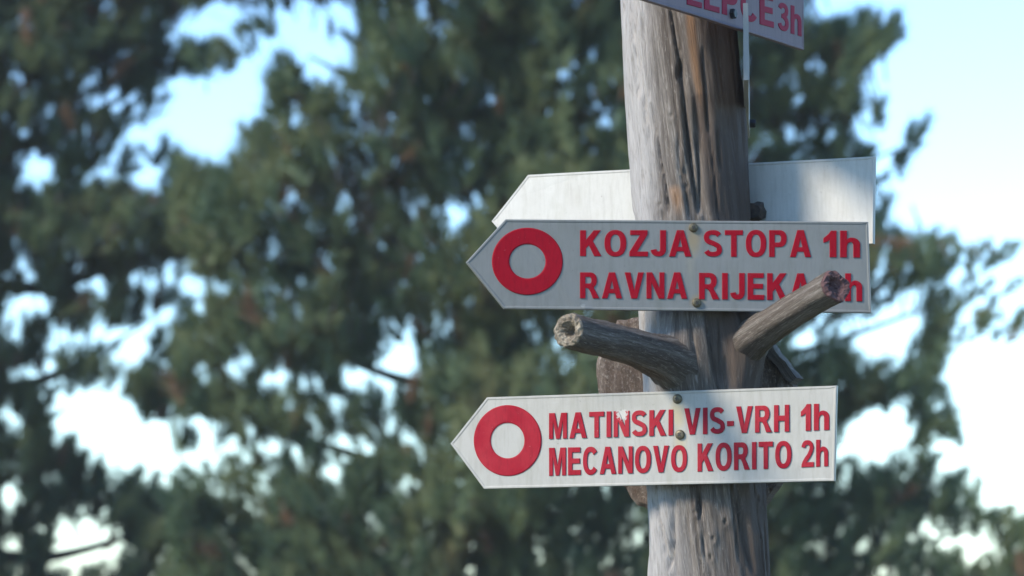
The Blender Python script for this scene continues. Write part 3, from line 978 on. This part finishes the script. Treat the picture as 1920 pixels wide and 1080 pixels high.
# ------------------------------------------------------------------ pines behind
# sky gaps and outline of the crowns, in units of the photograph, turned into metres in the plane of the trees
HOLES = [(390, 45, 70, 45), (330, 70, 30, 25), (455, 20, 45, 25), (550, 88, 78, 30), (615, 125, 60, 42), (590, 20, 90, 28), (648, 50, 24, 30),
         (410, 185, 95, 62), (385, 270, 52, 60), (395, 310, 28, 24), (290, 250, 62, 34), (240, 265, 30, 26), (330, 170, 40, 40), (470, 130, 40, 36),
         (70, 335, 34, 46), (190, 335, 26, 30), (270, 338, 38, 34), (788, 388, 18, 16), (855, 402, 42, 24), (55, 180, 20, 18), (40, 58, 12, 12),
         (200, 35, 16, 14), (240, 176, 12, 10), (185, 200, 26, 20), (340, 500, 22, 12), (35, 520, 40, 14), (170, 548, 34, 16), (270, 545, 28, 20),
         (358, 555, 30, 36), (415, 545, 24, 20), (55, 580, 40, 30), (30, 633, 14, 14), (140, 650, 66, 24), (295, 612, 34, 24), (380, 640, 20, 14), (230, 645, 44, 16),
         (380, 705, 24, 24), (450, 695, 26, 28), (512, 720, 34, 20), (580, 722, 28, 16), (672, 715, 30, 28), (742, 698, 40, 46), (642, 768, 16, 14),
         (255, 678, 34, 14), (182, 790, 88, 58), (240, 850, 90, 46), (350, 803, 70, 20), (75, 722, 46, 24), (30, 805, 22, 24), (400, 862, 52, 30), (510, 842, 38, 18),
         (645, 838, 56, 18), (615, 893, 36, 16), (325, 885, 44, 34), (400, 922, 26, 16), (490, 900, 26, 16), (25, 940, 22, 26), (100, 905, 18, 12), (140, 1002, 76, 20),
         (160, 1056, 70, 22), (20, 1035, 20, 24), (220, 1040, 30, 16), (892, 1062, 18, 18), (1015, 1054, 12, 12), (758, 932, 18, 10), (775, 845, 22, 12), (740, 812, 44, 12), (818, 828, 14, 12),
         (835, 612, 24, 12), (705, 585, 12, 10), (825, 655, 18, 12), (765, 620, 10, 8), (1140, 1050, 22, 14),
         (1500, 252, 40, 20), (1440, 258, 14, 12), (1476, 152, 13, 12), (1532, 130, 8, 8), (1512, 650, 22, 28), (1640, 650, 62, 44), (1600, 610, 40, 20), (1690, 600, 50, 40),
         (1620, 845, 60, 40), (1570, 835, 30, 24), (1660, 800, 60, 30), (1530, 925, 14, 12), (1750, 1010, 40, 30), (1820, 1035, 44, 34), (1610, 970, 14, 10), (1540, 1050, 12, 12),
         (1440, 30, 14, 10), (870, 250, 14, 10), (730, 30, 16, 12), (800, 50, 14, 10), (665, 240, 10, 8), (950, 140, 10, 8), (1100, 120, 8, 8), (980, 640, 10, 8), (1120, 900, 12, 10)]
OPEN = [(1540, -200), (1530, 20), (1660, 62), (1630, 110), (1606, 150), (1602, 205), (1625, 250), (1640, 320), (1650, 400), (1668, 440), (1720, 480), (1765, 520), (1745, 570), (1770, 600),
        (1765, 640), (1735, 650), (1738, 690), (1735, 740), (1780, 800), (1720, 830), (1730, 870), (1800, 900), (1830, 960), (1890, 990), (1900, 1030), (1960, 1080), (2050, 1300), (2150, 1600), (3200, 1600), (3200, -1500), (1560, -1500)]
# single shoots that stick out into the open sky
SPRIGS = [(1668, 72), (1690, 45), (1640, 100), (1655, 225), (1638, 262), (1722, 250), (1700, 290), (1690, 300), (1712, 275), (1675, 385), (1755, 455), (1740, 475), (1765, 500), (1800, 520), (1858, 498), (1830, 500),
          (1880, 620), (1865, 640), (1850, 590), (1810, 610), (1800, 640), (1815, 560), (1745, 665), (1755, 700), (1748, 730), (1765, 810), (1790, 820), (1740, 870), (1800, 930), (1790, 950), (1860, 980), (1870, 1020), (1900, 1010), (1640, 70), (1600, 100), (1560, 60)]
def in_poly(u, v, poly):
    inside = np.zeros(u.shape, bool)
    n = len(poly)
    for i in range(n):
        x0, y0 = poly[i]; x1, y1 = poly[(i + 1) % n]
        c = ((y0 > v) != (y1 > v)) & (u < (x1 - x0) * (v - y0) / ((y1 - y0) if y1 != y0 else 1e-9) + x0)
        inside ^= c
    return inside

def foliage_material():
    w = NT('pine_needles')
    a = w.n('ShaderNodeAttribute', attribute_name='tint').outputs['Fac']
    c = w.ramp(a, [(0.0, (0.068, 0.112, 0.064)), (0.35, (0.106, 0.154, 0.078)), (0.62, (0.150, 0.184, 0.084)), (0.86, (0.195, 0.205, 0.096)), (0.93, (0.235, 0.145, 0.085)), (1.0, (0.21, 0.125, 0.075))])
    w.l(c, w.b.inputs['Base Color'])
    w.b.inputs['Roughness'].default_value = 0.55
    w.b.inputs['Specular IOR Level'].default_value = 0.35
    tr = w.n('ShaderNodeBsdfTranslucent')
    w.l(c, tr.inputs['Color'])
    mx = w.n('ShaderNodeMixShader')
    mx.inputs[0].default_value = 0.4
    w.l(w.b.outputs[0], mx.inputs[1]); w.l(tr.outputs[0], mx.inputs[2])
    w.l(mx.outputs[0], w.out.inputs['Surface'])
    return w.m
M_NEEDLE = foliage_material()
def bark():
    w = NT('pine_bark')
    tc = w.n('ShaderNodeTexCoord').outputs['Object']
    n1 = w.noise(w.mapping(tc, scale=(9, 9, 2.5)), 2.0, 6, 0.65)
    w.l(w.ramp(n1, [(0.35, (0.035, 0.028, 0.024)), (0.55, (0.10, 0.078, 0.062)), (0.7, (0.17, 0.14, 0.12))]), w.b.inputs['Base Color'])
    w.b.inputs['Roughness'].default_value = 0.9
    w.bump(n1, 1.0, 0.03)
    return w.m
M_BARK = bark()

def shoots_mesh(pos, axis, size, tint, needles, seed):
    """bottle-brush pine shoots: a short twig with needles standing off it"""
    r = np.random.default_rng(seed)
    S = len(pos)
    N = needles
    # frame per shoot
    ref = np.where(np.abs(axis[:, 2:3]) > 0.9, np.array([[1.0, 0, 0]]), np.array([[0, 0, 1.0]]))
    e1 = np.cross(axis, ref); e1 /= np.linalg.norm(e1, axis=1)[:, None]
    e2 = np.cross(axis, e1)
    t = r.random((S, N)) ** 0.8
    ph = r.random((S, N)) * 2 * np.pi
    lean = np.radians(r.uniform(22, 68, (S, N))) * (1.05 - 0.45 * t)
    ln = size[:, None] * r.uniform(0.50, 0.85, (S, N))
    b = pos[:, None, :] + axis[:, None, :] * (size[:, None] * (t - 0.5) * 1.1)[..., None]
    rad = e1[:, None, :] * np.cos(ph)[..., None] + e2[:, None, :] * np.sin(ph)[..., None]
    d = axis[:, None, :] * np.cos(lean)[..., None] + rad * np.sin(lean)[..., None]
    side = np.cross(d, r.normal(size=(S, N, 3)))
    side /= np.linalg.norm(side, axis=2)[..., None] + 1e-9
    wd = 0.0048
    v0 = b - side * wd; v1 = b + side * wd; v2 = b + d * ln[..., None]
    V = np.stack([v0, v1, v2], 2).reshape(-1, 3)
    T = np.arange(len(V)).reshape(-1, 3)
    tn = np.repeat(tint, N * 3)
    # twig of each shoot: a thin three sided spike hanging below
    return V, T, tn

def sample(n, ub, vb, margin, seed, thin=0.0):
    r = np.random.default_rng(seed)
    u = r.uniform(*ub, n); v = r.uniform(*vb, n)
    ok = ~in_poly(u - margin, v, OPEN)
    for (cx, cy, rx, ry) in HOLES:
        ok &= ((u - cx) / (rx + margin)) ** 2 + ((v - cy) / (ry + margin)) ** 2 > 1.0
    if ub[0] < -100:                                      # uneven outer edge of a crown
        ok &= u > ub[0] + 420 * vnoise(v / 120 + 20, v * 0 + 3.5, 64, seed + 9) + 120 * r.random(n)
    # lacy places, where single shoots stand against the sky
    near = np.zeros(n)
    for (cx, cy, rx, ry) in HOLES:
        near = np.maximum(near, np.exp(-np.maximum(0, np.hypot((u - cx) / (rx + margin), (v - cy) / (ry + margin)) - 1) * min(rx, ry) / 18.0))
    lace = vnoise(u / 52 + 40, v / 40 + 40, 128, seed + 3) * 0.7 + vnoise(u / 21 + 90, v / 19 + 90, 256, seed + 4) * 0.3
    p = 1.0 - 0.12 * near - 0.4 * (lace > 0.66)
    ok &= r.random(n) < np.clip(p, 0.12, 1)
    return u[ok], v[ok], near[ok]

def to_world(u, v, Y):
    """points in the plane at distance Y"""
    x = (u - 960.0) / FPX * Y
    z = CAM.z + (1100.0 - v) / FPX * Y
    return x, z

def pine(name, label, Y, trunk_u, ub, vb, n, depth, seed, limbs, top_v, sprigs=(), margin=6):
    r = np.random.default_rng(seed)
    tx, _ = to_world(np.array(trunk_u), 0, Y)
    root = empty(name, Matrix.Translation((float(tx), Y + depth * 0.6, 0)))
    tag(root, label, 'tree', 'pines behind the sign post')
    O = np.array([float(tx), Y + depth * 0.6, 0])
    _, ztop = to_world(0, np.array(top_v), Y)
    ztop = float(ztop)
    # trunk
    k = 24
    pts = [Vector((0.10 * math.sin(i * 0.45 + seed) * i / k, 0.05 * math.cos(i * 0.6) * i / k, -0.2 + (ztop + 0.2) * i / k)) for i in range(k + 1)]
    V, Q, UV = tube(pts, [0.21 * (1 - 0.85 * i / k) + 0.01 for i in range(k + 1)], 18, 0.12, seed)
    link('trunk', mesh_py('trunk', V, Q, True), M_BARK, root)
    # limbs
    ends = []
    for (u1, v1, v0, sag) in limbs:
        x1, z1 = to_world(np.array(u1), np.array(v1), Y); _, z0 = to_world(0, np.array(v0), Y)
        p0 = Vector((0, 0, float(z0)))
        p1 = Vector((float(x1) - O[0], r.uniform(-1.0, 0.4) * depth, float(z1)))
        ctrl = [(p0, 0.06), (p0.lerp(p1, 0.33) + Vector((0, 0, -sag)), 0.038), (p0.lerp(p1, 0.68) + Vector((0, 0, -sag * 0.7)), 0.022), (p1, 0.007)]
        P, Rd = spline(ctrl, 22)
        V, Q, UV = tube(P, Rd, 10, 0.15, int(r.integers(999)))
        link('limb', mesh_py('limb', V, Q, True), M_BARK, root)
        ends += [p for p in P]
    E = np.array([tuple(p) for p in ends]) + O
    # shoots
    u, v, near = sample(n, ub, vb, margin, seed + 50)
    m = len(u)
    size = r.uniform(0.09, 0.175, m)
    if len(sprigs):
        su = np.repeat(np.array([s[0] for s in sprigs], float), 3) + r.normal(0, 7, len(sprigs) * 3)
        sv = np.repeat(np.array([s[1] for s in sprigs], float), 3) + r.normal(0, 9, len(sprigs) * 3)
        u = np.concatenate([u, su]); v = np.concatenate([v, sv]); size = np.concatenate([size, r.uniform(0.08, 0.13, len(su))])
        m = len(u); near = np.concatenate([near, np.zeros(len(su))])
    x, z = to_world(u, v, Y)
    # boughs are arranged in tiers: their depth follows a smooth field, so nearer and farther masses shade each other
    fld = vnoise(u / 230 + 20, v / 130 + 20, 64, seed + 5) - 0.5
    y = Y + depth * (1.6 * fld + r.normal(0, 0.4, m)) * (1 - 0.85 * near)      # boughs round a gap stay in one tier
    pos = np.stack([x, y, z], 1)
    out = np.stack([np.sign(x - O[0]) * np.minimum(np.abs(x - O[0]), 1) * 0.35, np.full(m, -0.12), np.full(m, 0.8)], 1) + r.normal(0, 0.33, (m, 3))
    axis = out / np.linalg.norm(out, axis=1)[:, None]
    cl = vnoise(u / 60 + 30, v / 60 + 30, 128, seed + 6)
    tint = np.clip(0.12 + 0.62 * cl + r.normal(0, 0.10, m), 0, 0.88)
    br = vnoise(u / 45 + 10, v / 38 + 10, 128, seed + 8)
    tint = np.where(r.random(m) < 0.02 + 0.13 * (br > 0.80), 0.95, tint)
    V, T, tn = shoots_mesh(pos, axis, size, tint, 64, seed + 1)
    me = mesh_np('crown', V - O, tris=T, smooth=False)
    a = me.attributes.new('tint', 'FLOAT', 'POINT')
    a.data.foreach_set('value', tn.astype(np.float32))
    link('crown', me, M_NEEDLE, root)
    # twigs: each shoot hangs on a twig reaching back toward its limb
    sel = r.random(m) < 0.5
    ps = pos[sel] - axis[sel] * size[sel, None] * 0.5
    d2 = ((ps[:, None, :] - E[None]) ** 2).sum(2)
    ne = E[d2.argmin(1)]
    dv = ne - ps
    dl = np.linalg.norm(dv, axis=1)[:, None]
    q = ps + dv / dl * np.minimum(dl, (0.22 - 0.17 * near[sel])[:, None])
    tip = pos[sel] + axis[sel] * size[sel, None] * 0.4
    K = len(ps)
    TV = []; TQ = []
    rr = 0.006
    offs = np.array([[rr, 0, 0], [-rr * 0.5, rr * 0.87, 0], [-rr * 0.5, -rr * 0.87, 0]])
    Vt = np.stack([q[:, None] + offs[None] * 1.2, ps[:, None] + offs[None] * 0.9, tip[:, None] + offs[None] * 0.3], 1).reshape(-1, 3)
    base_i = (np.arange(K) * 9)[:, None]
    quads = []
    for j in range(2):
        for s in range(3):
            s2 = (s + 1) % 3
            quads.append(base_i + np.array([[j * 3 + s, j * 3 + s2, (j + 1) * 3 + s2, (j + 1) * 3 + s]]))
    link('twigs', mesh_np('twigs', Vt - O, quads=np.concatenate(quads)), M_BARK, root)['kind'] = 'stuff'
    return root

pine('pine_tree', 'large dark pine filling the middle, directly behind the sign post', 18.0, 948, (330, 2000), (-350, 1400), 16500, 0.75, 101,
     [(560, 60, 190, 0.1), (700, 90, 260, -0.1), (400, 360, 480, 0.15), (540, 620, 700, 0.12), (440, 770, 880, 0.1), (520, 950, 1040, 0.1), (660, 420, 520, 0.0),
      (1640, 90, 330, 0.1), (1690, 270, 430, 0.15), (1820, 540, 700, 0.2), (1700, 740, 860, 0.15), (1850, 990, 1080, 0.15), (1500, 420, 560, 0.1), (1300, -60, 120, 0.05), (760, -150, 40, 0.0), (1620, 1250, 1350, 0.1), (480, 1250, 1380, 0.1)],
     -520, sprigs=SPRIGS)
pine('pine_tree', 'paler pine at the left edge, seen past bright gaps of sky', 20.5, -60, (-800, 420), (-350, 1400), 17800, 0.8, 202,
     [(300, 120, 260, 0.1), (330, 420, 520, 0.12), (250, 600, 720, 0.1), (120, 760, 850, 0.05), (360, 960, 1040, 0.1), (-600, 200, 360, 0.1), (-700, 600, 760, 0.1), (-500, 950, 1080, 0.1), (-900, 420, 600, 0.1), (200, -150, 20, 0.0)],
     -560)

# ------------------------------------------------------------------ thin haze between the post and the pines
def build_haze():
    x0, x1, y0, y1, z0, z1 = -60, 60, -30, 70, -1.4, 14
    V = [(x, y, z) for z in (z0, z1) for (x, y) in ((x0, y0), (x1, y0), (x1, y1), (x0, y1))]
    F = [(3, 2, 1, 0), (4, 5, 6, 7), (0, 1, 5, 4), (1, 2, 6, 5), (2, 3, 7, 6), (3, 0, 4, 7)]
    m = bpy.data.materials.new('haze')
    m.use_nodes = True
    t = m.node_tree
    t.nodes.remove(t.nodes['Principled BSDF'])
    pv = t.nodes.new('ShaderNodeVolumePrincipled')
    pv.inputs['Color'].default_value = (0.9, 0.93, 1.0, 1)
    pv.inputs['Density'].default_value = 0.0010
    t.links.new(pv.outputs[0], t.nodes['Material Output'].inputs['Volume'])
    o = link('haze', mesh_py('haze', V, F), m)
    o['kind'] = 'stuff'
    o['label'] = 'thin pale haze in the air'
build_haze()
